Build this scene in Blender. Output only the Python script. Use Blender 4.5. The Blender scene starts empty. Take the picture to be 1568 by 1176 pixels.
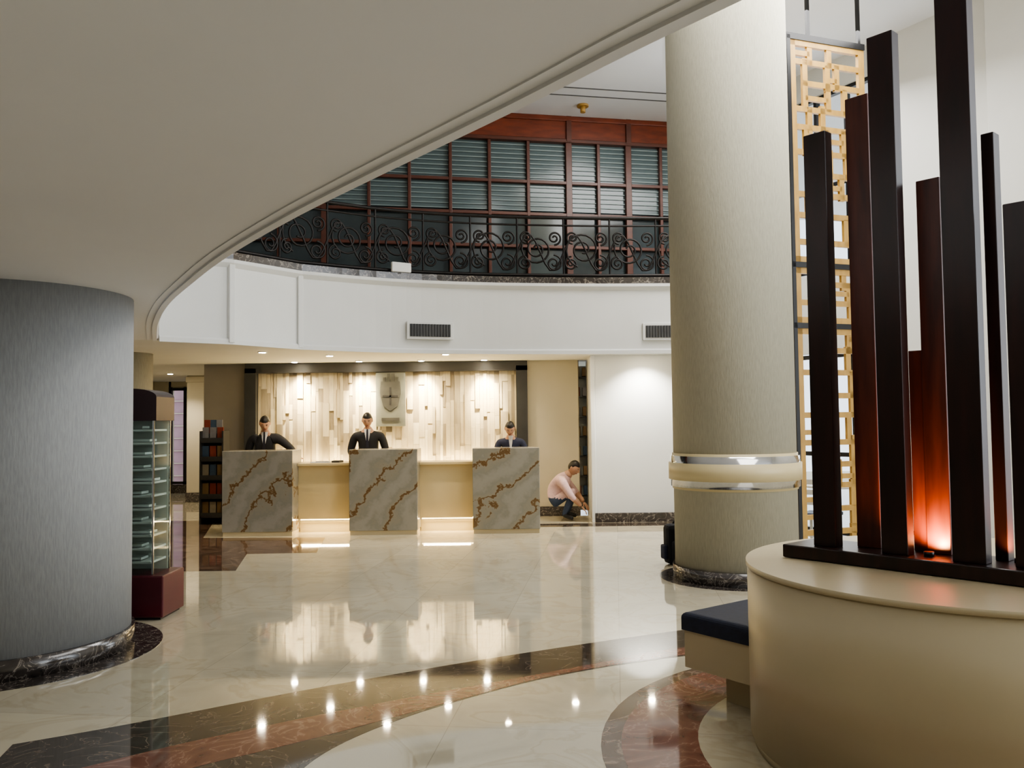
import bpy, bmesh, math, random
from mathutils import Vector, Matrix
from mathutils.bvhtree import BVHTree
random.seed(7)
S=bpy.context.scene
COL=S.collection
try: S.view_settings.look='AgX - Medium High Contrast'
except Exception as e: print(e)
# ---------------------------------------------------------------- materials
def _base(name):
    m=bpy.data.materials.new(name); m.use_nodes=True
    nt=m.node_tree; b=nt.nodes['Principled BSDF']
    return m,nt,b
def ramp(nt,stops):
    r=nt.nodes.new('ShaderNodeValToRGB'); e=r.color_ramp.elements
    while len(e)<len(stops): e.new(0.5)
    for i,(p,c) in enumerate(stops):
        e[i].position=p; e[i].color=(*c,1)
    return r
def coords(nt,scale=(1,1,1),rot=(0,0,0)):
    t=nt.nodes.new('ShaderNodeTexCoord'); mp=nt.nodes.new('ShaderNodeMapping')
    mp.inputs['Scale'].default_value=scale; mp.inputs['Rotation'].default_value=rot
    nt.links.new(t.outputs['Object'],mp.inputs[0]); return mp
def pm(name,c,c2=None,scale=6,rough=.5,stretch=(1,1,1),bump=0,metal=0,ior=None,detail=4):
    m,nt,b=_base(name)
    if c2 is None: c2=tuple(x*.86 for x in c)
    mp=coords(nt,stretch); n=nt.nodes.new('ShaderNodeTexNoise')
    n.inputs['Scale'].default_value=scale; n.inputs['Detail'].default_value=detail
    nt.links.new(mp.outputs[0],n.inputs['Vector'])
    r=ramp(nt,[(.3,c2),(.7,c)]); nt.links.new(n.outputs['Fac'],r.inputs[0])
    nt.links.new(r.outputs[0],b.inputs['Base Color'])
    b.inputs['Roughness'].default_value=rough; b.inputs['Metallic'].default_value=metal
    if ior: b.inputs['IOR'].default_value=ior
    if bump:
        bp=nt.nodes.new('ShaderNodeBump'); bp.inputs['Strength'].default_value=bump; bp.inputs['Distance'].default_value=.01
        nt.links.new(n.outputs['Fac'],bp.inputs['Height']); nt.links.new(bp.outputs[0],b.inputs['Normal'])
    return m
def em(name,c,s):
    m,nt,b=_base(name); b.inputs['Base Color'].default_value=(*c,1)
    b.inputs['Emission Color'].default_value=(*c,1); b.inputs['Emission Strength'].default_value=s
    return m
def floor_mat():
    m,nt,b=_base('cream_marble_floor'); L=nt.links
    mp=coords(nt,(1,1,1),(0,0,.12))
    br=nt.nodes.new('ShaderNodeTexBrick'); br.offset=0
    for k,v in (('Scale',1),('Brick Width',.9),('Row Height',.9),('Mortar Size',.0025),('Mortar Smooth',.2),('Bias',0)): br.inputs[k].default_value=v
    br.inputs['Color1'].default_value=(.62,.56,.42,1); br.inputs['Color2'].default_value=(.545,.495,.375,1); br.inputs['Mortar'].default_value=(.42,.38,.29,1)
    L.new(mp.outputs[0],br.inputs['Vector'])
    n=nt.nodes.new('ShaderNodeTexNoise'); n.inputs['Scale'].default_value=1.6; n.inputs['Detail'].default_value=7; n.inputs['Distortion'].default_value=1.2
    L.new(mp.outputs[0],n.inputs['Vector'])
    r=ramp(nt,[(.3,(.82,.83,.84)),(.48,(1,1,1)),(.51,(.86,.84,.80)),(.55,(1,1,1))]); L.new(n.outputs['Fac'],r.inputs[0])
    mx=nt.nodes.new('ShaderNodeMix'); mx.data_type='RGBA'; mx.blend_type='MULTIPLY'; mx.inputs[0].default_value=.8
    L.new(br.outputs['Color'],mx.inputs[6]); L.new(r.outputs[0],mx.inputs[7]); L.new(mx.outputs[2],b.inputs['Base Color'])
    b.inputs['Roughness'].default_value=.035; b.inputs['IOR'].default_value=2.15
    return m
def marble(name,c,dark,vein,scale=3,rough=.08,w=.03,dist=2.0):
    m,nt,b=_base(name); L=nt.links; mp=coords(nt)
    n=nt.nodes.new('ShaderNodeTexNoise'); n.inputs['Scale'].default_value=scale; n.inputs['Detail'].default_value=8; n.inputs['Distortion'].default_value=dist
    L.new(mp.outputs[0],n.inputs['Vector'])
    r=ramp(nt,[(.28,dark),(.5-w,c),(.5,vein),(.5+w,c),(.75,dark)]); L.new(n.outputs['Fac'],r.inputs[0])
    L.new(r.outputs[0],b.inputs['Base Color']); b.inputs['Roughness'].default_value=rough; b.inputs['IOR'].default_value=1.75
    return m
def counter_marble():
    m,nt,b=_base('veined_counter_marble'); L=nt.links
    mp=coords(nt,(1,1,1),(0,math.radians(-38),0))
    w=nt.nodes.new('ShaderNodeTexWave'); w.wave_type='BANDS'; w.bands_direction='X'
    w.inputs['Scale'].default_value=.62; w.inputs['Distortion'].default_value=9; w.inputs['Detail'].default_value=6; w.inputs['Detail Scale'].default_value=1.2; w.inputs['Detail Roughness'].default_value=.7
    L.new(mp.outputs[0],w.inputs['Vector'])
    r=ramp(nt,[(0,(.15,.09,.04)),(.016,(.20,.14,.075)),(.04,(.285,.265,.215)),(.5,(.255,.248,.212)),(1,(.315,.30,.262))])
    L.new(w.outputs['Fac'],r.inputs[0]); L.new(r.outputs[0],b.inputs['Base Color']); b.inputs['Roughness'].default_value=.15
    return m
M={}
M['floor']=floor_mat()
M['dark']=marble('dark_emperador_marble',(.07,.054,.043),(.038,.03,.024),(.20,.155,.12),3.2,.05,.012)
M['rose']=marble('rose_marble',(.22,.095,.066),(.14,.06,.042),(.33,.19,.14),3.4,.05,.02)
M['skirt']=marble('dark_skirting_marble',(.06,.05,.045),(.03,.025,.022),(.32,.28,.24),7,.15,.02)
M['brown']=marble('brown_marble',(.13,.08,.055),(.07,.045,.032),(.28,.2,.15),2.2,.05,.02)
M['cmarble']=counter_marble()
M['white']=pm('white_plaster',(.74,.74,.71),(.71,.71,.68),2,.7)
M['ceil']=pm('ceiling_paint',(.80,.80,.81),(.775,.775,.785),1.2,.8)
M['ceilw']=pm('atrium_ceiling_paint',(.84,.85,.88),(.81,.82,.86),1.2,.8)
M['beige']=pm('beige_wall_paint',(.60,.55,.43),(.57,.52,.40),2,.7)
M['greyw']=pm('grey_wall_paint',(.33,.30,.25),(.30,.27,.23),2,.7)
M['frame_g']=pm('charcoal_frame',(.055,.055,.055),(.045,.045,.045),4,.5)
M['paper']=pm('textured_wallcovering',(.42,.395,.305),(.355,.335,.258),22,.8,(4,4,.6),.2,detail=6)
M['paperg']=pm('grey_textured_wallcovering',(.37,.38,.385),(.31,.32,.325),22,.8,(4,4,.6),.2,detail=6)
M['cream']=pm('cream_laminate',(.58,.49,.315),(.55,.46,.295),2,.35)
M['creamp']=pm('cream_panel',(.64,.53,.31),(.60,.50,.285),2,.4)
M['chrome']=pm('polished_chrome',(.55,.55,.55),(.5,.5,.5),3,.1,metal=1)
M['post']=pm('dark_mahogany_post',(.030,.010,.008),(.013,.006,.005),5,.3,(4,4,.5),.05)
M['post_lit']=pm('uplit_mahogany_post',(.12,.030,.017),(.05,.013,.008),5,.35,(4,4,.5),.05)  # redder copy of the post wood, orange uplight put into its colour
M['wood']=pm('window_mahogany',(.24,.055,.022),(.15,.033,.014),4,.3,(1,1,4))
M['woodd']=pm('window_mullion_wood',(.13,.04,.022),(.09,.028,.016),4,.35,(1,1,4))
M['glassd']=pm('dark_teal_window_glass',(.055,.075,.078),(.025,.037,.04),1.3,.12)
M['glassu']=pm('blind_behind_glass',(.12,.165,.17),(.085,.12,.125),1.3,.15)
M['slat']=pm('blind_slat',(.27,.33,.33),(.22,.28,.28),2,.35)
M['iron']=pm('wrought_iron',(.02,.016,.014),(.012,.01,.009),8,.4,metal=.4)
M['black']=pm('black_metal',(.012,.012,.013),(.008,.008,.009),6,.35)
M['gold']=pm('golden_lattice_wood',(.52,.32,.09),(.40,.235,.06),5,.45,(3,3,1))
M['vent']=pm('vent_dark',(.10,.10,.10),(.07,.07,.07),4,.5)
M['navy']=pm('navy_upholstery',(.012,.018,.045),(.008,.012,.03),30,.55,bump=.1)
M['maroon']=pm('maroon_laminate',(.10,.014,.022),(.07,.010,.016),3,.3)
M['maroond']=pm('maroon_header',(.028,.008,.010),(.02,.006,.008),3,.35)
M['shelf']=pm('frosted_shelf',(.50,.53,.50),(.44,.47,.45),4,.2)
M['bglass']=pm('case_back_panel',(.42,.45,.41),(.34,.37,.34),3,.15)
M['sign']=pm('frosted_sign_glass',(.30,.31,.27),(.24,.25,.22),4,.15)
M['glass']=None
gm,gnt,gb=_base('clear_case_glass'); gb.inputs['Base Color'].default_value=(.9,.97,.94,1); gb.inputs['Roughness'].default_value=.02
gb.inputs['Transmission Weight'].default_value=1; gb.inputs['IOR'].default_value=1.1; M['glass']=gm
for i,(a,b_) in enumerate([((.66,.57,.40),(.58,.50,.35)),((.52,.45,.32),(.45,.39,.28)),((.76,.68,.50),(.68,.60,.44)),((.38,.32,.23),(.32,.27,.19))]):
    M['s%d'%i]=pm('stone_strip_%d'%i,a,b_,6,.5,(4,4,1),.1)
M['led']=em('downlight_lens',(1,.86,.62),260)
M['ledstrip']=em('led_strip',(1,.78,.42),7)
M['skin']=pm('skin',(.46,.265,.175),(.42,.235,.155),12,.5)
M['hair']=pm('black_hair',(.012,.009,.008),(.006,.005,.005),40,.4,(1,1,6),.2)
M['suit']=pm('dark_suit_cloth',(.010,.011,.016),(.007,.007,.011),50,.75)
M['tie']=pm('dark_tie_silk',(.02,.02,.035),(.012,.012,.025),30,.4)
M['navyu']=pm('navy_uniform_cloth',(.018,.024,.06),(.013,.018,.045),50,.75)
M['pink']=pm('pink_shirt_cloth',(.62,.44,.43),(.52,.36,.36),30,.8)
M['jean']=pm('blue_jean_cloth',(.045,.065,.11),(.03,.045,.08),60,.85)
M['shirt']=pm('white_shirt_cloth',(.62,.62,.63),(.56,.56,.58),30,.7)
M['eye']=pm('eye_white',(.6,.6,.58),(.55,.55,.54),3,.2)
M['lip']=pm('lips',(.36,.13,.11),(.32,.11,.1),10,.4)
M['shoe']=pm('black_shoe_leather',(.01,.009,.008),(.007,.006,.006),10,.3)
M['silver']=pm('silver_emblem',(.20,.20,.18),(.14,.14,.13),7,.35,metal=.5)
M['leaf']=pm('plant_leaf',(.05,.13,.04),(.03,.08,.025),6,.5)
M['pinkwall']=pm('outside_pink_wall',(.45,.30,.33),(.36,.23,.27),3,.8)
for i,c in enumerate([(.32,.07,.05),(.4,.36,.28),(.07,.12,.2),(.3,.2,.1),(.3,.3,.32)]): M['b%d'%i]=pm('brochure_%d'%i,c,None,20,.4)
# ---------------------------------------------------------------- mesh builder
class B:
    def __init__(s,name): s.name=name; s.bm=bmesh.new(); s.ms=[]
    def mi(s,m):
        m=M[m]
        if m not in s.ms: s.ms.append(m)
        return s.ms.index(m)
    def _fin(s,faces,m,smooth=False):
        i=s.mi(m)
        for f in faces: f.material_index=i; f.smooth=smooth
    def box(s,c,d,m,rz=0,bev=0,mat4=None):
        r=bmesh.ops.create_cube(s.bm,size=1); vs=r['verts']
        mt=Matrix.Translation(Vector(c))@Matrix.Rotation(rz,4,'Z')@Matrix.Diagonal((d[0],d[1],d[2],1))
        if mat4 is not None: mt=mat4@mt
        bmesh.ops.transform(s.bm,matrix=mt,verts=vs)
        fs=list({f for v in vs for f in v.link_faces})
        s._fin(fs,m)
        if bev:
            es=list({e for f in fs for e in f.edges})
            bmesh.ops.bevel(s.bm,geom=es,offset=bev,segments=2,affect='EDGES',profile=.5,material=-1)
    def cyl(s,c,r,h,m,seg=48,r2=None,ax=None):
        q=bmesh.ops.create_cone(s.bm,cap_ends=True,cap_tris=False,segments=seg,radius1=r,radius2=r if r2 is None else r2,depth=h)
        vs=q['verts']; mt=Matrix.Translation(Vector(c)+(Vector((0,0,h/2)) if ax is None else Vector((0,0,0))))
        if ax is not None: mt=mt@Vector(ax).to_track_quat('Z','Y').to_matrix().to_4x4()
        bmesh.ops.transform(s.bm,matrix=mt,verts=vs)
        fs=list({f for v in vs for f in v.link_faces}); s._fin(fs,m)
        for f in fs: f.smooth=len(f.verts)==4
    def sph(s,c,r,m,mat4=None,u=16,v=10):
        q=bmesh.ops.create_uvsphere(s.bm,u_segments=u,v_segments=v,radius=1); vs=q['verts']
        mt=Matrix.Translation(Vector(c))@Matrix.Diagonal((*r,1))
        if mat4 is not None: mt=mat4@mt
        bmesh.ops.transform(s.bm,matrix=mt,verts=vs)
        s._fin(list({f for v in vs for f in v.link_faces}),m,True)
    def prism(s,poly,z0,z1,m,bev=0):
        a=[s.bm.verts.new((x,y,z0)) for x,y in poly]; b=[s.bm.verts.new((x,y,z1)) for x,y in poly]; n=len(poly)
        fs=[s.bm.faces.new(a[::-1]),s.bm.faces.new(b)]
        for i in range(n): fs.append(s.bm.faces.new((a[i],a[(i+1)%n],b[(i+1)%n],b[i])))
        s._fin(fs,m)
        if bev:
            es=[e for e in fs[1].edges]
            bmesh.ops.bevel(s.bm,geom=es,offset=bev,segments=4,affect='EDGES',profile=.5,material=-1)
        return fs
    def sweep(s,path,prof,m,smooth=False):
        rings=[]; n=len(path)
        for i,p in enumerate(path):
            p=Vector(p); 
            d0=(p-Vector(path[i-1])).normalized() if i>0 else None
            d1=(Vector(path[i+1])-p).normalized() if i<n-1 else None
            if d0 is None: d0=d1
            if d1 is None: d1=d0
            n0=Vector((-d0.y,d0.x)); n1=Vector((-d1.y,d1.x)); nn=(n0+n1).normalized(); k=1/max(.4,nn.dot(n0))
            rings.append([s.bm.verts.new((p.x+nn.x*o*k,p.y+nn.y*o*k,z)) for o,z in prof])
        fs=[]; k=len(prof)
        for i in range(n-1):
            for j in range(k):
                fs.append(s.bm.faces.new((rings[i][j],rings[i+1][j],rings[i+1][(j+1)%k],rings[i][(j+1)%k])))
        fs.append(s.bm.faces.new(rings[0])); fs.append(s.bm.faces.new(rings[-1][::-1]))
        s._fin(fs,m,smooth)
    def done(s,parent=None):
        bmesh.ops.recalc_face_normals(s.bm,faces=s.bm.faces[:])
        me=bpy.data.meshes.new(s.name); s.bm.to_mesh(me); s.bm.free()
        for m in s.ms: me.materials.append(m)
        o=bpy.data.objects.new(s.name,me); COL.objects.link(o)
        if parent: o.parent=parent
        return o
def empty(name,loc=(0,0,0)):
    o=bpy.data.objects.new(name,None); COL.objects.link(o); return o
def catmull(P,n=8):
    out=[]; P=[P[0]]+list(P)+[P[-1]]
    for i in range(1,len(P)-2):
        p0,p1,p2,p3=[Vector(q) for q in P[i-1:i+3]]
        for k in range(n):
            t=k/n
            out.append(tuple(.5*((2*p1)+(p2-p0)*t+(2*p0-5*p1+4*p2-p3)*t*t+(3*p1-p0-3*p2+p3)*t**3)))
    out.append(tuple(P[-1])); return out
def offset(path,o):
    out=[]
    for i,p in enumerate(path):
        a=Vector(path[max(0,i-1)]); c=Vector(path[min(len(path)-1,i+1)]); d=(c-a).normalized()
        out.append((p[0]-d.y*o,p[1]+d.x*o))
    return out
def tubes(name,splines,r,mat,parent=None):
    cu=bpy.data.curves.new(name+'_c','CURVE'); cu.dimensions='3D'; cu.bevel_depth=r; cu.bevel_resolution=2; cu.use_fill_caps=True
    for pts in splines:
        sp=cu.splines.new('POLY'); sp.points.add(len(pts)-1)
        for i,p in enumerate(pts): sp.points[i].co=(*p,1)
    co=bpy.data.objects.new(name+'_c',cu); COL.objects.link(co)
    dg=bpy.context.evaluated_depsgraph_get(); dg.update()
    me=bpy.data.meshes.new_from_object(co.evaluated_get(dg)); me.name=name
    bpy.data.objects.remove(co)
    me.materials.clear(); me.materials.append(M[mat])
    for p in me.polygons: p.use_smooth=True
    o=bpy.data.objects.new(name,me); COL.objects.link(o)
    if parent: o.parent=parent
    return o
# ---------------------------------------------------------------- shell
K=.97; ZS=2.55; ZR=2.63; ZT=3.52; ZC=6.5
b=B('floor'); b.prism([(-8.5,-3),(12,-3),(12,21),(-8.5,21)],-.1,0,'floor'); b.done()
edge=[(-4.04,9.77),(-3.376,8.19),(-2.745,6.87),(-2.147,5.8),(-1.608,4.9),(-1.034,4.053),(-.553,3.406),(.043,2.634),(.348,2.22),(.575,1.93),(1.08,1.28),(1.7,.3),(2.3,-1),(2.9,-3.05)]
edge=[(x*K,y*K) for x,y in edge]; E=offset(catmull(edge,8),-.065)
b=B('ceiling_lower'); b.prism(E+[(-8.5,E[-1][1]),(-8.5,E[0][1])],ZS,ZT,'ceil'); b.done()
b=B('trim_ceiling_edge')
b.sweep(E,[(0,ZS-.012),(.045,ZS-.012),(.045,ZS+.012),(.06,ZS+.02),(.06,ZS+.06),(0,ZS+.06)],'ceil'); 
b.sweep(E,[(-.055,ZS-.006),(-.035,ZS-.006),(-.035,ZS+.001),(-.055,ZS+.001)],'ceil'); b.done()
Fraw=[(-4.04,9.77),(-3.36,10.24),(-2.74,11.06)]; F2=[(-2.74,11.06),(-1.65,11.74),(-.41,12.14),(1.0,12.35),(2.18,12.42),(3.2,12.45),(4.15,12.45)]
F=[(x*K,y*K) for x,y in Fraw[:2]]+[(x*K,y*K) for x,y in catmull(F2,6)]
b=B('wall_fascia')
b.sweep(F,[(0,ZS),(.14,ZS),(.14,ZT),(0,ZT)],'white'); b.done()
b=B('trim_fascia')
b.sweep(F,[(-.03,ZS-.02),(.0,ZS-.02),(0,ZS+.05),(-.015,ZS+.05),(-.03,ZS+.03)],'white')
b.sweep(F,[(-.06,ZT-.04),(0.0,ZT-.09),(0,ZT+.0),(-.06,ZT+.0)],'white')
b.sweep(F,[(-.04,ZT),(.16,ZT),(.16,ZT+.09),(-.04,ZT+.09)],'skirt')
for (x,y,a) in ((-3.36*K,10.24*K,.75),(-2.74*K,11.06*K,.72)):
    b.box((x-.0,y-.015,(ZS+ZT)/2),(.07,.06,ZT-ZS),'white',a,.008)
b.done()
b=B('ceiling_reception')
Fi=[(x+.02,y+.1) for x,y in F]
b.prism([(-8.5,E[0][1]+.02)]+Fi+[(3.0,14.0),(3.0,20.5),(-8.5,20.5)],ZR,ZT-.02,'white'); b.done()
b=B('ceiling_atrium'); b.prism([(-8.5,-3),(12,-3),(12,21),(-8.5,21)],ZC,ZC+.15,'ceilw')
for dx in (0,.35): b.box((2.2+dx,11.0,ZC-.004),(.02,7.5,.01),'vent',-.45)
for dx in (0,.3): b.box((1.0,12.4+dx,ZC-.004),(8,.02,.01),'vent',.19)
b.done()
b=B('wall_left'); b.box((-8.6,9,3.25),(.2,24.4,6.5),'beige'); b.done()
b=B('wall_back'); b.box((1.7,-3.1,3.25),(20.6,.2,6.5),'beige'); b.done()
b=B('wall_reception_back')
b.box((-2.06,14.7,ZR/2),(6.4,.2,ZR),'greyw'); b.box((.69,14.6,ZR/2),(.86,.16,ZR),'beige'); b.box((-5.2,17.6,ZR/2),(.12,5.7,ZR),'beige'); b.done()
b=B('baseboard_reception'); b.box((.69,14.5,.08),(.86,.03,.16),'skirt'); b.box((-4.9,14.58,.08),(.7,.03,.16),'skirt'); b.done()
b=B('wall_reception_right')
b.prism([(1.28,13.5),(3.25,13.5),(3.0,14.0),(3.0,14.8),(1.28,14.8)],0,ZR,'white')
b.box((1.27,13.52,ZR/2),(.07,.09,ZR),'white',0,.01); b.done()
b=B('baseboard_right'); b.box((2.28,13.48,.075),(2.0,.04,.15),'skirt',0,.005); b.done()
b=B('wall_hall_end'); b.box((-5.9,20.4,ZR/2),(1.3,.2,ZR),'beige'); b.box((-8.3,20.4,ZR/2),(.4,.2,ZR),'beige'); b.box((-7.3,20.4,.1),(1.7,.2,.2),'skirt'); b.box((-7.3,20.4,ZR-.08),(1.7,.2,.16),'beige'); b.done()
b=B('window_1')
for x in (-8.1,-7.75,-6.6): b.box((x,20.3,1.35),(.07,.08,2.3),'black')
b.box((-7.3,20.3,.24),(1.6,.08,.06),'black'); b.box((-7.3,20.3,2.45),(1.6,.08,.06),'black'); b.done()
b=B('garden_wall'); b.box((-7.6,22.2,1.6),(4,.15,3.2),'pinkwall')
for i in range(9): b.box((-7.6,22.1,.3+i*.32),(4,.04,.02),'beige')
b.done()
b=B('garden_shrub')
for i in range(60):
    a=random.random()*6.28; h=random.random(); r=.28*(1.1-h)
    x,y,z=-7.55+math.cos(a)*r,21.3+math.sin(a)*r,.35+h*1.1
    b.sph((0,0,0),(.10,.03,.015),'leaf',Matrix.Translation((x,y,z))@Matrix.Rotation(a,4,'Z')@Matrix.Rotation(-.6+random.random(),4,'Y'),8,5)
b.cyl((-7.55,21.3,0),.03,1.3,'woodd',8); b.cyl((-7.55,21.3,-.02),.2,.37,'skirt',20,.25); b.done()
b=B('ground_outside'); b.prism([(-12,21),(16,21),(16,26),(-12,26)],-.1,-.02,'beige'); b.done()
b=B('hall_pillar'); b.box((-6.6,18,ZR/2),(.36,.36,ZR),'beige',0,.01); b.box((-6.6,18,.1),(.4,.4,.2),'skirt',0,.01); b.box((-6.6,18,ZR-.08),(.4,.4,.12),'beige',0,.01); b.done()
# right wall
u=Vector((.509,-.861)); P0=Vector((3.0,14.0)); rr=math.atan2(u.y,u.x)
def rw(t,z,off=0): 
    p=P0+u*t; n=Vector((-.861,-.509)); return (p.x+n.x*off,p.y+n.y*off,z)
b=B('wall_right')
b.box(rw(.75,3.25,-.1),(1.5,.2,6.5),'white',rr); b.box(rw(6.3,3.25,-.1),(5.6,.2,6.5),'white',rr)
b.box(rw(2.5,3.05,-.1),(2.0,.2,1.1),'white',rr); b.box(rw(2.5,6.3,-.1),(2.0,.2,.4),'white',rr)
b.box(rw(5.25,3.25,.03),(.5,.1,6.5),'white',rr,.01); b.box(rw(6.2,.1,.02),(5.4,.04,.18),'skirt',rr); b.done()
b=B('window_2')
for t in (1.53,2.0,2.5,3.0,3.47): b.box(rw(t,3.1,-.08),(.05,.08,6.1),'black',rr)
for z in (.04,1.1,2.45,3.65,4.8,6.08): b.box(rw(2.5,z,-.08),(2.0,.08,.06),'black',rr)
b.done()
b=B('window_3')
for i in range(7): b.box((7.75,5.6-i*1.4,3.25),(.1,.12,6.5),'black')
for z in (.06,1.1,3.4,6.4): b.box((7.75,1.4,z),(.1,9,.1),'black')
b.done()
# ---------------------------------------------------------------- floor inlays
outer=[(-2.54,4.39),(-2.07,4.67),(-1.15,5.29),(-.04,5.93),(1.25,6.57),(2.2,6.95),(3.4,7.2),(5,7.3),(6.6,7.0)]
inner=[(-1.05,3.3),(-1.03,3.7),(-.99,4.05),(-.88,4.335),(-.66,4.65),(-.335,4.98),(.25,5.44),(1.1,5.85),(2.0,6.05),(3.4,6.15),(5,6.1),(6.4,5.7)]
b=B('floor_inlay_dark'); b.prism(catmull(outer,6)+catmull(inner,6)[::-1]+[(-2.3,3.3)],-.02,.0012,'dark'); b.done()
ru=[(-2.3,3.85),(-1.80,4.28),(-1.35,4.60),(-.71,5.0),(-.04,5.38),(.475,5.68),(1.15,6.07),(2.2,6.35),(3.4,6.5),(5,6.5),(6.5,6.2)]
rl=[(-2.0,3.6),(-1.52,4.06),(-1.25,4.26),(-.97,4.47),(-.67,4.72),(-.3,5.03),(.25,5.46),(1.1,5.87),(2.1,6.1),(3.4,6.25),(5,6.2),(6.4,5.9)]
b=B('floor_inlay_rose'); b.prism(catmull(ru,6)+catmull(rl,6)[::-1],-.02,.002,'rose'); b.done()
def circ(cx,cy,r,n=72,a0=0,a1=2*math.pi): return [(cx+r*math.cos(a0+(a1-a0)*i/n),cy+r*math.sin(a0+(a1-a0)*i/n)) for i in range(n)]
DC=(2.21,4.12); DR=1.06
b=B('floor_inlay_ring')
b.prism(circ(*DC,1.80),-.02,.0024,'brown'); b.prism(circ(*DC,1.70),-.02,.003,'rose'); b.prism(circ(*DC,1.32),-.02,.0036,'floor')
b.prism(circ(2.26,8.77,.77),-.02,.003,'skirt'); b.prism(circ(-3.63,6.17,1.04),-.02,.003,'skirt'); b.done()
b=B('floor_inlay_hall'); b.prism([(-5.6,9.45),(-3.05,9.45),(-3.3,10.65),(-2.45,10.7),(-2.65,12.1),(-4.4,12.2),(-5.0,14.4),(-5.6,14.4)],-.02,.0012,'brown')
b.prism([(-8.4,9.45),(-5.6,9.45),(-5.6,14.4),(-8.4,14.4)],-.02,.0012,'dark'); b.prism([(.4,13.0),(3.3,13.05),(3.2,13.45),(.4,13.4)],-.02,.0012,'dark'); b.done()
# ---------------------------------------------------------------- columns
def column(name,x,y,r,h,m,band=False):
    b=B(name); b.cyl((x,y,0.004),r,h-.004,m,96); b.cyl((x,y,0.004),r+.025,.13,'skirt',96)
    if band:
        b.cyl((x,y,.925),r+.03,.31,'chrome',96); b.cyl((x,y,.995),r+.05,.17,'creamp',96)
        b.cyl((x,y,.90),r+.012,.36,'creamp',96)
    b.done()
column('round_column',2.26,8.77,.61,ZC,'paper',True)
column('round_column',-3.63,6.17,.82,ZS,'paperg')
column('round_column',-5.58,12.2,.42,ZR,'paper')
# ---------------------------------------------------------------- upper window wall
ww=math.atan(.19)
def wp(x,z,off=0): return (x+.187*off,13.5+.19*x-off*.982,z)
b=B('wall_upper_glazing')
L=9.4; 
b.box(wp(-1.65,(ZT+6.1)/2,-.06),(L*1.018,.06,6.1-ZT),'glassd',ww)
b.box(wp(-1.65,5.05+.5,-.02),(L*1.018,.02,1.15),'glassu',ww)
b.box(wp(-1.65,6.3,0),(L*1.018,.14,.42),'wood',ww); b.box(wp(-1.65,6.46,.03),(L*1.018,.16,.08),'wood',ww,.01); b.box(wp(-1.65,6.10,.03),(L*1.018,.14,.06),'woodd',ww,.01)
xs=[-5.9,-5.3,-4.7,-4.1,-3.5,-2.84,-2.18,-1.57,-.94,-.33,.287,.944,1.43,1.93,2.475,3.0]
for x in xs:
    w=.1 if x in (.944,1.93,-2.84) else .05
    b.box(wp(x,(ZT+6.1)/2,.03),(w,.09,6.1-ZT),'woodd',ww,.006)
    if w>.06: b.box(wp(x,6.3,.06),(w*.8,.1,.42),'woodd',ww)
for z in (5.42,4.9,4.38): b.box(wp(-1.65,z,.03),(L*1.018,.08,.05),'woodd',ww,.006)
b.box(wp(-1.65,ZT+.2,.03),(L*1.018,.08,.12),'woodd',ww)
for i in range(8): b.box(wp(-1.65,5.50+i*.075,.0),(L*1.018,.02,.018),'slat',ww)
for i in range(6): b.box(wp(-1.65,4.97+i*.075,.0),(L*1.018,.02,.015),'slat',ww)
b.done()
b=B('floor_balcony'); b.prism([(x+.03,y+.15) for x,y in F[:-1]]+[(3.6,12.8),(3.0,14.05),(-6,12.35),(-6,9.8)],ZT-.02,ZT,'beige'); b.done()
b=B('emergency_light'); b.box((-1.47,11.40,ZT+.16),(.28,.05,.13),'white',.55,.01); b.box((-1.47,11.43,ZT+.085),(.12,.05,.03),'vent',.55); b.done()
b=B('ceiling_sprinkler'); b.cyl((1.15,13.1,ZC-.03),.09,.03,'gold',20); b.cyl((1.15,13.1,ZC-.12),.04,.1,'gold',12); b.done()
# railing
path=[Vector((x,y)) for x,y in F]; cum=[0]
for i in range(1,len(path)): cum.append(cum[-1]+(path[i]-path[i-1]).length)
def onp(s,z):
    s=max(0,min(cum[-1]-1e-4,s)); i=max(k for k in range(len(cum)-1) if cum[k]<=s)
    t=(s-cum[i])/(cum[i+1]-cum[i]); p=path[i].lerp(path[i+1],t); d=(path[i+1]-path[i]).normalized(); n=Vector((-d.y,d.x))
    return (p.x+n.x*.05,p.y+n.y*.05,z)
ZB=ZT+.13; ZH=ZT+.95
thin=[]
def spiral(s0,z0,r,a0,dirn,turns=1.7):
    out=[]
    for k in range(34):
        t=k/33; rad=r*(1-.82*t); a=a0+dirn*turns*2*math.pi*t
        out.append(onp(s0+rad*math.cos(a),z0+rad*math.sin(a)))
    return out
n=int(cum[-1]/.05)
rail=[[onp(i*.05,ZH) for i in range(n)],[onp(i*.05,ZB) for i in range(n)]]
thin.append([onp(i*.05,ZH-.11) for i in range(n)])
pw=.66; s=.2; k=0
while s<cum[-1]-.3:
    thin.append([onp(s,ZB),onp(s,ZH)])
    c=s+pw/2; zc=(ZB+ZH)/2-.04
    r=.26 if k%2==0 else .22
    thin.append(spiral(c-.05,zc,r,math.pi*(.9 if k%2 else -.6),1 if k%2 else -1,2.0))
    thin.append(spiral(c+.19,zc-.20,.12,math.pi*.5,-1)); thin.append(spiral(c-.22,zc-.20,.10,math.pi*.5,1))
    thin.append(spiral(c+.20,zc+.16,.10,-math.pi*.5,1)); thin.append(spiral(c-.20,zc+.17,.09,-math.pi*.5,-1))
    thin.append([onp(s+pw*q/10,zc-.05+.26*math.sin(q/10*2*math.pi)) for q in range(11)])
    s+=pw;k+=1
R=empty('balcony_railing')
tubes('rails',rail,.024,'iron',R); tubes('scrolls',thin,.014,'iron',R)
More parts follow.
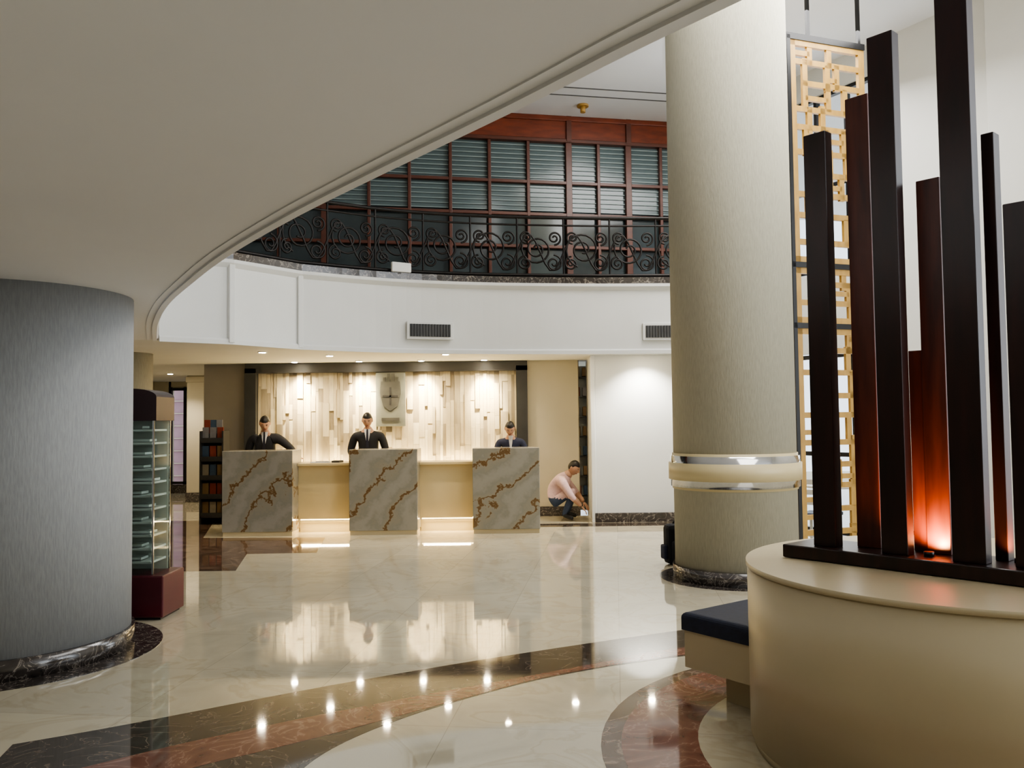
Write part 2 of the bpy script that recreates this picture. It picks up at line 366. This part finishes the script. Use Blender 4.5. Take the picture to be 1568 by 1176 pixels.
def vent(x,y,z,rz):
    b=B('air_vent'); b.box((x,y,z),(.64,.04,.24),'white',rz,.006)
    ux,uy=math.cos(rz),math.sin(rz)
    b.box((x+uy*.018,y-ux*.018,z),(.56,.02,.17),'vent',rz)
    for i in range(14):
        o=-.26+i*.04; b.box((x+ux*o+uy*.03,y+uy*o-ux*.03,z),(.008,.02,.17),'frame_g',rz)
    b.done()
vent(-1.10,11.54,2.84,.31); vent(2.17,12.03,2.84,.03)
# ---------------------------------------------------------------- reception desk
D=empty('reception_desk')
for i,(a,c) in enumerate(((-4.17,-3.16),(-2.35,-1.37),(-.58,.38))):
    b=B('marble_counter_%d'%(i+1)); b.box(((a+c)/2,12.56,.64),(c-a,.52,1.16),'cmarble',0,.008); b.box(((a+c)/2,12.57,.03),(c-a-.02,.50,.06),'cream'); b.done(D)
for i,(a,c) in enumerate(((-3.16,-2.35),(-1.37,-.58))):
    b=B('low_panel_%d'%(i+1)); b.box(((a+c)/2,12.66,.6),(c-a,.04,.80),'creamp'); b.box(((a+c)/2,12.72,1.0),(c-a,.3,.04),'creamp',0,.006)
    b.box(((a+c)/2,12.75,.08),(c-a,.04,.16),'creamp'); b.box(((a+c)/2,12.70,.185),(c-a-.04,.03,.015),'ledstrip'); b.done(D)
b=B('worktop'); b.box((-1.9,12.96,1.0),(4.54,.24,.04),'creamp',0,.005)
for x in (-4.1,-2.6,-1.1,.3): b.box((x,12.96,.49),(.04,.22,.98),'cream')
b.done(D)
b=B('paper_stack'); b.box((-2.85,12.72,1.028),(.28,.2,.012),'shirt',.1); b.box((-2.6,12.72,1.036),(.12,.16,.03),'frame_g',-.2); b.box((-2.82,12.72,1.038),(.2,.14,.008),'b4',.2); b.done(D)
# feature wall
b=B('feature_wall_frame')
b.box((-2.13,14.52,2.545),(4.78,.14,.16),'frame_g'); b.box((-4.43,14.52,1.27),(.19,.14,2.55),'frame_g'); b.box((.165,14.52,1.27),(.19,.14,2.55),'frame_g')
b.box((-2.13,14.42,.86),(4.4,.22,.04),'creamp'); b.box((-2.13,14.33,.43),(4.4,.04,.86),'creamp'); b.box((-2.13,14.44,.89),(4.3,.03,.015),'ledstrip'); b.done()
b=B('feature_wall_strips')
x=-4.33
while x<.05:
    w=random.choice((.05,.06,.08,.1)); w=min(w,.07-x+.0)
    if w<.02: break
    z=.3
    while z<2.465:
        h=min(random.uniform(.2,.95),2.465-z); d=random.choice((.01,.02,.03,.05))
        b.box((x+w/2,14.6-d/2,z+h/2),(w-.003,d,h-.003),'s%d'%random.choice((0,0,1,2,2,3))); z+=h
    x+=w
b.done()
b=B('crest_sign'); b.box((-2.06,14.50,2.0),(.50,.02,.92),'sign',0,.006)
fs=b.prism([(-.16,0),(.16,0),(.18,.2),(.12,.42),(0,.5),(-.12,.42),(-.18,.2)],0,.02,'silver')
for v in {v for f in fs for v in f.verts}: v.co=Vector((v.co.x-2.06,14.487-v.co.z,2.30-v.co.y))
for dx,h in ((-.1,.1),(-.03,.16),(.04,.16),(.11,.1)): b.box((-2.06+dx,14.48,2.27+h/2),(.045,.02,h),'silver')
b.box((-2.06,14.465,2.05),(.26,.015,.03),'frame_g'); b.box((-2.06,14.465,2.05),(.03,.015,.3),'frame_g'); b.box((-2.06,14.48,1.66),(.3,.02,.05),'silver'); b.done()
# alcove shelf
b=B('display_shelf'); b.box((1.2,14.95,1.3),(.5,.03,2.5),'shelf')
for i in range(7):
    z=.3+i*.34; b.box((1.2,14.85,z),(.44,.2,.02),'frame_g')
    for j in range(4): b.box((1.03+j*.11,14.84,z+.1),(.07,.08,.16),'b%d'%random.randrange(5),0,.01)
for x in (.97,1.43): b.box((x,14.85,1.25),(.03,.2,2.5),'frame_g')
b.done()
# brochure rack
b=B('brochure_rack')
for x in (-5.03,-4.67):
    b.box((x,13.95,.75),(.025,.3,1.5),'frame_g')
for i in range(5):
    z=.12+i*.3; b.box((-4.85,13.95,z),(.36,.3,.02),'frame_g'); b.box((-4.85,13.80,z+.04),(.36,.01,.06),'frame_g')
    for j in range(3): b.box((-4.97+j*.12,13.88,z+.13),(.10,.02,.22),'b%d'%random.randrange(5))
for j in range(3): b.box((-4.95+j*.1,13.9,1.47+.1),(.09,.02,.22),'b%d'%(j*2%5),.1)
b.box((-4.85,14.1,.75),(.36,.02,1.5),'frame_g'); b.done()
# display stand left
b=B('display_stand'); cx,cy=-3.17,7.33
b.box((cx,cy,.19),(.56,.46,.34),'maroon',0,.012); b.box((cx,cy,.01),(.5,.4,.02),'black')
b.box((cx-.02,cy+.16,1.0),(.36,.02,1.28),'bglass')
for sx in (-.2,.17):
    for sy in (-.17,.17): b.box((cx+sx,cy+sy,1.0),(.014,.014,1.28),'chrome')
b.box((cx+.172,cy,1.0),(.004,.33,1.27),'glass'); b.box((cx-.015,cy-.172,1.0),(.36,.004,1.27),'glass')
for i in range(11): b.box((cx-.02,cy,.46+i*.11),(.34,.31,.018),'shelf')
for i in range(11): b.box((cx-.02+random.uniform(-.05,.05),cy-.03,.485+i*.11),(.22,.14,.02),random.choice(('shelf','bglass')))
pts=[(-.21,0),(.21,0),(.21,.2)]+[(.21*math.cos(a),.2+.07*math.sin(a)) for a in [math.pi*q/12 for q in range(1,12)]]+[(-.21,.2)]
fs=b.prism(pts,-.19,.19,'maroond')
for v in {v for f in fs for v in f.verts}:
    v.co=Vector((cx-.01+v.co.x,cy+v.co.z,1.64+v.co.y))
b.done()
# ---------------------------------------------------------------- lattice screen
A=Vector((3.07,9.3)); Bv=Vector((4.06,9.65)); ld=(Bv-A).normalized(); la=math.atan2(ld.y,ld.x); LW=(Bv-A).length
def lp(s,z,o=0): return (A.x+ld.x*s-ld.y*o,A.y+ld.y*s+ld.x*o,z)
SC=empty('lattice_screen')
b=B('frame')
for s_ in (.015,): b.box(lp(s_,2.93,0),(.045,.07,5.82),'black',la)
for z,h in ((5.83,.07),(3.28,.06),(2.61,.06),(.08,.12)): b.box(lp(LW/2,z),(LW+.02,.07,h),'black',la)
for s_ in (.3,LW-.05): b.box(lp(s_,6.17),(.035,.035,.66),'black',la)
b.done(SC)
b=B('fretwork')
def fret(z0,z1):
    b.box(lp(.07,(z0+z1)/2),(.08,.045,z1-z0),'gold',la); b.box(lp(LW-.035,(z0+z1)/2),(.08,.045,z1-z0),'gold',la)
    b.box(lp(LW/2,z0+.03),(LW-.04,.045,.07),'gold',la); b.box(lp(LW/2,z1-.03),(LW-.04,.045,.07),'gold',la)
    nr=max(2,round((z1-z0)/.24)); rh=(z1-z0)/nr
    cols=[.06,.29,.51,.73,LW-.04]
    for i in range(nr):
        zc=z0+rh*(i+.5)
        js=[c+random.uniform(-.06,.06) for c in cols[1:-1]]
        for j in js:
            if random.random()<.82: b.box(lp(j,zc+random.uniform(-.03,.03)),(.066,.036,rh+.05),'gold',la)
        if i>0:
            a=random.choice((0,0,1)); c=random.choice((3,4,4)); 
            ends=[.06]+js+[LW-.04]
            b.box(lp((ends[a]+ends[c])/2,z0+rh*i+random.uniform(-.03,.03)),(ends[c]-ends[a]+.06,.036,.062),'gold',la)
            if random.random()<.35:
                q=random.randrange(4); b.box(lp((ends[q]+ends[q+1])/2,zc+random.uniform(-.04,.04)),(ends[q+1]-ends[q],.036,.055),'gold',la)
fret(3.31,5.80); fret(2.64,3.25); fret(.14,2.58)
b.done(SC)
# ---------------------------------------------------------------- drum + posts
b=B('round_planter_base'); b.cyl((*DC,0.004),DR-.015,.05,'cream',128); b.cyl((*DC,.05),DR,.815,'cream',128)
b.cyl((*DC,.865),DR+.006,.025,'cream',128); b.done()
dd=Vector((.65,-.76)).normalized(); nn=Vector((.76,.65)).normalized(); pr=math.atan2(dd.y,dd.x)
def pk(t,o,z): p=Vector((1.52,4.47))+dd*t+nn*o; return (p.x,p.y,z)
PS=empty('wooden_post_sculpture')
b=B('base_plank'); b.box(pk(.88,.02,.925),(1.86,.34,.065),'post',pr,.006); b.done(PS)
posts=[(.148,-.05,3.05,'post',.12),(.315,.07,3.22,'post_lit',.12),(.50,-.05,3.44,'post',.125),(.565,.13,1.92,'post_lit',.11),(.64,.10,2.73,'post_lit',.11),(.834,-.06,3.8,'post',.14),(.91,.10,2.88,'post',.055),(1.08,-.04,2.51,'post',.135),(1.28,.07,2.3,'post_lit',.12),(1.42,-.05,2.9,'post',.13),(1.6,.06,2.3,'post_lit',.12)]
for i,(t,o,z,m,w) in enumerate(posts):
    b=B('post_%d'%(i+1))
    b.box(pk(t,o,(z+.957)/2),(w,.07,z-.957),m,pr,.004); b.done(PS)
b=B('uplights')
UL=((.63,-.02),(.985,.06),(1.3,-.03))
for t,o in UL:
    b.cyl(pk(t,o,.958),.022,.02,'black',16)
b.done(PS)
# bench
def arc_pts(L0,L1,inset=0):
    c=Vector(DC); a0=math.atan2(L0[1]-c.y,L0[0]-c.x); a1=math.atan2(L1[1]-c.y,L1[0]-c.x)
    if a0<0:a0+=2*math.pi
    if a1<0:a1+=2*math.pi
    return [(c.x+(DR+.008)*math.cos(a0+(a1-a0)*i/10),c.y+(DR+.008)*math.sin(a0+(a1-a0)*i/10)) for i in range(11)]
def bench_poly(ins):
    d=Vector((.6,-.8)); n=Vector((.8,.6)); Lc=Vector((.97,4.95))+(d+n)*ins; Rc=Lc+n*(.62-2*ins)
    def hit(p):
        for i in range(400):
            q=p+d*i*.004
            if (q-Vector(DC)).length<DR+.008: return q
        return p+d*.4
    h0=hit(Lc); h1=hit(Rc)
    return [tuple(Lc)]+arc_pts(h0,h1)+[tuple(Rc)]
b=B('upholstered_bench'); b.prism(bench_poly(.16),.004,.19,'cream'); b.prism(bench_poly(.0),.19,.40,'cream'); b.prism(bench_poly(-.012),.40,.50,'navy',.03); b.done()
b=B('bistro_table'); b.cyl((4.05,10.9,.72),.35,.03,'white',32); b.cyl((4.05,10.9,.02),.03,.7,'black',12); b.cyl((4.05,10.9,0),.22,.02,'black',24); b.done()
def chair(x,y,rz):
    b=B('cafe_chair'); T=Matrix.Translation((x,y,0))@Matrix.Rotation(rz,4,'Z')
    b.box((0,0,.45),(.4,.4,.04),'navy',mat4=T,bev=.01)
    for sx in (-.17,.17):
        b.box((sx,-.17,.215),(.03,.03,.43),'white',mat4=T); b.box((sx,.18,.45),(.03,.03,.9),'white',mat4=T)
    for z in (.6,.72,.84): b.box((0,.18,z),(.36,.02,.06),'white',mat4=T)
    b.done()
chair(3.70,10.30,2.6); chair(4.35,10.2,-2.9)
b=B('backpack'); T=Matrix.Translation((1.82,9.58,0))@Matrix.Rotation(.25,4,'Z')
b.box((0,0,.225),(.30,.17,.44),'suit',mat4=T,bev=.05); b.box((0,-.10,.16),(.22,.07,.22),'suit',mat4=T,bev=.03)
b.box((-.16,0,.14),(.05,.12,.16),'navyu',mat4=T,bev=.02)
for i in range(9):
    a=math.pi*i/8; b.sph((.05*math.cos(a),0,.44+.04*math.sin(a)),(.012,.014,.012),'suit',T,8,6)
b.done()
# ---------------------------------------------------------------- people
def skin_mesh(verts,edges,rad,root=0,sub=2):
    me=bpy.data.meshes.new('sk'); me.from_pydata([tuple(v) for v in verts],edges,[]); me.update()
    o=bpy.data.objects.new('sk',me); COL.objects.link(o)
    o.modifiers.new('s','SKIN')
    sv=me.skin_vertices[0].data
    for i,r in enumerate(rad):
        sv[i].radius=(r,r) if not isinstance(r,tuple) else r; sv[i].use_root=(i==root)
    ss=o.modifiers.new('u','SUBSURF'); ss.levels=sub; ss.render_levels=sub
    dg=bpy.context.evaluated_depsgraph_get(); dg.update()
    out=bpy.data.meshes.new_from_object(o.evaluated_get(dg)); bpy.data.objects.remove(o)
    for p in out.polygons: p.use_smooth=True
    return out
def mobj(name,me,mats,parent):
    me.name=name; me.materials.clear()
    for m in mats: me.materials.append(M[m])
    o=bpy.data.objects.new(name,me); COL.objects.link(o); o.parent=parent; return o
def hand(name,w,d,nrm,side,parent):
    V=[(0,0,0),(0,.045,0)];E_=[(0,1)];Rr=[.026,.036]
    for i,(x,l) in enumerate(((-.030,.062),(-.010,.074),(.011,.078),(.031,.070))):
        k=len(V); x*=side
        V+= [(x,.085,.0),(x*1.08,.085+l*.45,-.006),(x*1.1,.085+l*.78,-.022),(x*1.1,.085+l*.95,-.038)]
        E_+= [(1,k),(k,k+1),(k+1,k+2),(k+2,k+3)]; Rr+=[.011,.0095,.0085,.0075]
    k=len(V); V+=[(.034*side,.03,-.004),(.058*side,.058,-.012),(.066*side,.088,-.02)]; E_+=[(1,k),(k,k+1),(k+1,k+2)]; Rr+=[.014,.011,.009]
    me=skin_mesh(V,E_,Rr,1,1)
    y=Vector(d).normalized(); z=Vector(nrm); z=(z-y*z.dot(y)).normalized(); x=y.cross(z)
    mt=Matrix(((x.x,y.x,z.x,w[0]),(x.y,y.y,z.y,w[1]),(x.z,y.z,z.z,w[2]),(0,0,0,1)))
    for v in me.vertices:
        v.co.z*=.72
    me.transform(mt); return mobj(name,me,['skin'],parent)
def head(parent,c,yaw,pitch,long=False,s=1.0,roll=0):
    T=Matrix.Translation(c)@Matrix.Rotation(yaw,4,'Z')@Matrix.Rotation(roll,4,'Y')@Matrix.Rotation(pitch,4,'X')@Matrix.Scale(s,4)
    def shape(p,k=1.0):
        x,y,z=p; X,Y,Z=x*.076,y*.097,z*.118
        if z<0:
            t=(-z)**1.4; X*=1-.38*t
            if y>0: Y*=1-.45*t
            else: Y*=1-.08*t
        return Vector((X,Y,Z))*k
    b=B('head'); q=bmesh.ops.create_uvsphere(b.bm,u_segments=36,v_segments=26,radius=1)
    for v in q['verts']:
        p=shape(v.co)
        if p.y<0:
            g=math.exp(-((p.x/.012)**2+((p.z+.012)/.02)**2)); p.y-=.026*g
            g=math.exp(-((p.x/.009)**2+((p.z-.012)/.02)**2)); p.y-=.010*g
            g=math.exp(-(((abs(p.x)-.03)/.014)**2+((p.z-.012)/.012)**2)); p.y+=.009*g
            g=math.exp(-((p.x/.022)**2+((p.z+.10)/.014)**2)); p.y-=.008*g
        v.co=T@p
    b._fin(list({f for v in q['verts'] for f in v.link_faces}),'skin',True)
    for sx in (-1,1):
        b.sph((sx*.030,-.079,.011),(.012,.009,.0045),'eye',T,12,8); b.sph((sx*.030,-.0865,.010),(.005,.003,.0042),'hair',T,8,6)
        b.sph((sx*.030,-.079,.017),(.014,.0105,.006),'skin',T,12,8)
        b.box((sx*.031,-.088,.031),(.03,.008,.005),'hair',mat4=T,bev=.002)
        b.sph((sx*.076,.008,-.003),(.010,.019,.030),'skin',T,12,8)
    b.sph((0,-.087,-.052),(.023,.008,.0055),'lip',T,12,8); b.sph((0,-.085,-.060),(.019,.008,.005),'lip',T,12,8)
    b.done(parent)
    b=B('hair'); q=bmesh.ops.create_uvsphere(b.bm,u_segments=48,v_segments=36,radius=1)
    for v in q['verts']:
        n=v.co.copy(); p=shape(n)
        line=.055 if n.y<-.35 else (.055-(n.y+.35)/.55*.085 if n.y<.2 else -.03-(n.y-.2)*.06)
        if long and n.y>.2: line-=.03
        d=(p.z-line)/.02
        t=max(-1.0,min(1.0,d)); k=1+.045*t+(.02*n.z if t>0 else 0)
        p=p*(k if t>-1 else .93)+Vector((0,.002,.003 if t>0 else 0))
        p*=1+.008*math.sin(n.x*40+n.y*9)
        v.co=T@p
    b._fin(list({f for v in q['verts'] for f in v.link_faces}),'hair',True)
    if long:
        b.sph((0,.115,.01),(.035,.04,.04),'hair',T); b.sph((0,.12,-.06),(.025,.022,.075),'hair',T)
    b.done(parent)
def person(name,J,top,pants,yaw,pitch,sleeve='long',long=False,tie=False,hs=1.0,roll=0,hd=None):
    P=empty(name)
    J=dict(J); ch=Vector(J['chest']); nb=Vector(J['neckb'])
    for sd in 'LR':
        sh=Vector(J['sh'+sd]); J['cl'+sd]=tuple(ch.lerp(nb,.35)*.45+sh*.55)
    hdv=Vector(hd)
    J['neck']=tuple(nb.lerp(hdv,.62))
    names=['pelvis','spine','chest','neckb','neck','clL','shL','elL','wrL','clR','shR','elR','wrR','hipL','knL','anL','toL','hipR','knR','anR','toR']
    rad=dict(pelvis=.155,spine=.145,chest=.165,neckb=.095,neck=.055,clL=.108,shL=.084,elL=.056,wrL=.034,hipL=.10,knL=.068,anL=.045,toL=.036)
    for k in list(rad): 
        if k.endswith('L'): rad[k[:-1]+'R']=rad[k]
    V=[Vector(J[n]) for n in names]; ix={n:i for i,n in enumerate(names)}
    ed=[('pelvis','spine'),('spine','chest'),('chest','neckb'),('neckb','neck'),('chest','clL'),('clL','shL'),('shL','elL'),('elL','wrL'),('chest','clR'),('clR','shR'),('shR','elR'),('elR','wrR'),('pelvis','hipL'),('hipL','knL'),('knL','anL'),('anL','toL'),('pelvis','hipR'),('hipR','knR'),('knR','anR'),('anR','toR')]
    wsc=.84 if long else 1
    me=skin_mesh(V,[(ix[a],ix[b_]) for a,b_ in ed],[rad[n]*wsc for n in names],0,2)
    o=mobj('body',me,[top,pants,'skin','shoe'],P)
    segs=[]
    for a,b_ in ed:
        c=0
        if b_ in('hipL','hipR','knL','knR','anL','anR'): c=1
        if b_ in('toL','toR'): c=3
        if b_=='neck': c=2
        if sleeve=='short' and b_ in('wrL','wrR'): c=2
        segs.append((V[ix[a]],V[ix[b_]],c))
    for f in me.polygons:
        best=9;bc=0
        for a,d,c in segs:
            ab=d-a; t=max(0,min(1,(f.center-a).dot(ab)/ab.length_squared)); ds=(f.center-(a+ab*t)).length
            if c==2 and t<.25 : ds+=.03
            if ds<best: best=ds;bc=c
        if bc==1 and f.center.z>J['pelvis'][2]+.06: bc=0
        f.material_index=bc
    for sd,w,e in ((1,'wrL','elL'),(-1,'wrR','elR')):
        d=(Vector(J[w])-Vector(J[e])).normalized()
        dh=Vector(J.get('hd'+w,d)); hand('hand_'+w[-1].lower(),Vector(J[w])+d*.0,dh,(0,0,1),sd,P)
    head(P,hdv,yaw,pitch,long,hs,roll)
    if top!='pink':
        bv=BVHTree.FromPolygons([v.co.copy() for v in me.vertices],[tuple(p.vertices) for p in me.polygons])
        f=Vector((math.sin(yaw*.5),-math.cos(yaw*.5),0)); sx=Vector((math.cos(yaw*.5),math.sin(yaw*.5),0))
        a0=nb+Vector((0,0,.055)); a1=ch+Vector((0,0,-.10))
        def strip(mt,wfun,off,n=10):
            g=[]
            for i in range(n+1):
                t=i/n; cpt=a0.lerp(a1,t); row=[]
                for q in (-1,-.5,0,.5,1):
                    p=cpt+sx*(wfun(t)*q); h=bv.ray_cast(p+f*.6,-f,1.2)
                    hp=h[0] if h[0] is not None else p+f*.1
                    row.append(b.bm.verts.new(hp+f*off))
                g.append(row)
            fs=[b.bm.faces.new((g[i][j],g[i][j+1],g[i+1][j+1],g[i+1][j])) for i in range(n) for j in range(4)]
            b._fin(fs,mt,True)
        b=B('shirt_front'); strip('shirt',lambda t:(.05 if tie else .035)*(1-t)+.002,.006)
        if tie: strip('tie',lambda t:.012+.012*t,.012)
        b.done(P)
    return P
def stand(x,y,z0=0,sh=.205,H=1.75,lean=0,dx=0):
    k=H/1.75
    return dict(pelvis=(x,y,.96*k),spine=(x+dx*.3,y-lean*.3,1.12*k),chest=(x+dx*.7,y-lean*.7,1.32*k),neckb=(x+dx,y-lean,1.45*k),neck=(x+dx,y-lean-.01,1.54*k),
     shL=(x+dx*.8-sh,y-lean*.8,1.41*k),shR=(x+dx*.8+sh,y-lean*.8,1.41*k),
     hipL=(x-.10,y,.90*k),knL=(x-.11,y-.02,.5*k),anL=(x-.12,y+.02,.09),toL=(x-.14,y-.14,.04),
     hipR=(x+.10,y,.90*k),knR=(x+.11,y-.02,.5*k),anR=(x+.12,y+.02,.09),toR=(x+.14,y-.14,.04))
J=stand(-2.24,13.34,lean=.06)
J.update(elL=(-2.52,13.30,1.16),wrL=(-2.42,13.06,1.075),elR=(-1.96,13.30,1.16),wrR=(-2.06,13.06,1.075),hdwrL=(.3,-1,-.05),hdwrR=(-.3,-1,-.05))
person('receptionist_man',J,'suit','suit',.1,.38,tie=True,hd=(-2.24,13.22,1.64))
J=stand(-3.88,13.42,lean=.18,dx=.06,H=1.72)
J.update(elL=(-4.10,13.27,1.15),wrL=(-3.98,13.07,1.075),elR=(-3.42,13.24,1.22),wrR=(-3.26,13.04,1.09),hdwrL=(.3,-1,-.05),hdwrR=(.3,-1,-.1))
person('receptionist_man',J,'suit','suit',.25,.55,tie=True,hd=(-3.80,13.14,1.61))
J=stand(-.03,13.42,lean=.16,H=1.60,sh=.18)
J.update(elL=(-.27,13.26,1.08),wrL=(-.16,13.06,1.07),elR=(.21,13.26,1.08),wrR=(.10,13.06,1.07),hdwrL=(.3,-1,-.05),hdwrR=(-.3,-1,-.05))
person('receptionist_woman',J,'navyu','navyu',.0,.6,long=True,hd=(-.04,13.17,1.49),hs=.97)
J=dict(pelvis=(.62,13.95,.30),spine=(.65,13.94,.45),chest=(.76,13.91,.62),neckb=(.87,13.88,.72),neck=(.92,13.86,.76),
  shL=(.84,14.08,.64),elL=(1.02,14.08,.44),wrL=(1.14,13.94,.28),shR=(.78,13.70,.62),elR=(.92,13.62,.40),wrR=(1.08,13.68,.24),
  hipL=(.66,14.06,.30),knL=(1.02,14.12,.50),anL=(.88,14.10,.09),toL=(1.04,14.12,.04),hipR=(.66,13.84,.30),knR=(.98,13.74,.50),anR=(.80,13.76,.09),toR=(.96,13.72,.04),
  hdwrL=(.5,-.4,-.7),hdwrR=(.6,0,-.7))
person('crouching_man',J,'pink','jean',math.radians(60),.55,sleeve='short',hd=(.98,13.83,.84))
# ---------------------------------------------------------------- lights
def spot(x,y,z,p,col=(1,.8,.52),ang=70,tgt=None,bl=.6,rad=.04):
    l=bpy.data.lights.new('downlight','SPOT'); l.energy=p; l.color=col; l.spot_size=math.radians(ang); l.spot_blend=bl; l.shadow_soft_size=rad
    o=bpy.data.objects.new('downlight',l); COL.objects.link(o); o.location=(x,y,z)
    d=Vector(tgt)-Vector((x,y,z)) if tgt else Vector((0,0,-1)); o.rotation_euler=d.to_track_quat('-Z','Y').to_euler()
b=B('recessed_downlights')
def can(x,y,z): b.cyl((x,y,z-.012),.065,.012,'white',24); b.cyl((x,y,z-.016),.045,.006,'led',20)
for x in (-3.6,-2.53,-1.5,-.46):
    can(x,14.15,ZR); spot(x,14.15,ZR-.04,420,(1,.83,.55),54,(x,14.58,2.05),.9)
    spot(x,14.1,ZR-.04,75,(1,.82,.52),110,(x,14.55,1.4),.8)
for x,y in ((-3.55,12.15),(-2.75,12.9),(-1.8,12.15),(-1.0,12.9),(-.1,12.15),(.9,13.0)):
    can(x,y,ZR); spot(x,y,ZR-.04,50,(1,.84,.62),110)
can(2.05,13.05,ZR); spot(2.05,13.05,ZR-.04,190,(1,.96,.88),115,(2.05,13.4,1.3),.8)
for x,y in ((-6.2,11.2),(-7,14),(-6.8,17)):  # extra hall downlights, added to brighten the left side
    can(x,y,ZR); spot(x,y,ZR-.04,110,(1,.86,.66),130)
b.done()
def area(name,loc,tgt,sx,sy,p,col):
    l=bpy.data.lights.new(name,'AREA'); l.shape='RECTANGLE'; l.size=sx; l.size_y=sy; l.energy=p; l.color=col
    o=bpy.data.objects.new(name,l); COL.objects.link(o); o.location=loc; o.rotation_euler=(Vector(tgt)-Vector(loc)).to_track_quat('-Z','Y').to_euler()
area('window_fill',(7.6,2.8,3.4),(0,7,3.4),6.5,5.5,380,(.92,.96,1))  # area lamp added at the unseen right glazing to boost daylight
area('atrium_fill',(2.2,9.6,6.42),(.8,9.8,0),4,4,540,(1,.985,.96))  # unseen area lamp added under the ceiling to brighten the atrium
area('atrium_fill',(3.0,5.6,6.42),(2.4,5.6,0),3,3,130,(1,.97,.92))  # second added lamp, brightens the planter top and nearby floor
area('window_fill',(4.4,12.2,3.2),(2,9,2.6),1.6,5.0,110,(.85,.93,1))  # area lamp added by the far window, strengthening its daylight
area('feature_wall_cove',(-2.13,14.46,.92),(-2.13,14.52,2),4.3,.03,40,(1,.78,.42))
for a,c in ((-3.16,-2.35),(-1.37,-.58)):
    area('desk_led',((a+c)/2,12.64,.19),((a+c)/2,12.5,0),c-a-.1,.03,7,(1,.75,.4))
for (t,o),p in zip(UL,(42,32,25)):
    l=bpy.data.lights.new('post_uplight','SPOT'); l.energy=p; l.color=(1,.42,.17); l.shadow_soft_size=.015; l.spot_size=math.radians(150); l.spot_blend=.8
    q=bpy.data.objects.new('post_uplight',l); COL.objects.link(q); q.location=pk(t,o,.985)
    d=Vector((nn.x*.4,nn.y*.4,1)); q.rotation_euler=d.to_track_quat('-Z','Y').to_euler()
w=bpy.data.worlds.new('World'); S.world=w; w.use_nodes=True
w.node_tree.nodes['Background'].inputs[0].default_value=(.84,.92,1,1); w.node_tree.nodes['Background'].inputs[1].default_value=2.0
# ---------------------------------------------------------------- camera
cd=bpy.data.cameras.new('camera'); cd.sensor_width=36; cd.lens=30.08; cd.clip_end=200
cam=bpy.data.objects.new('camera',cd); COL.objects.link(cam)
cam.matrix_world=Matrix.Translation((0,0,1.6))@Matrix.Rotation(math.radians(92.5),4,'X')@Matrix.Rotation(-.0115,4,'Z')
S.camera=cam
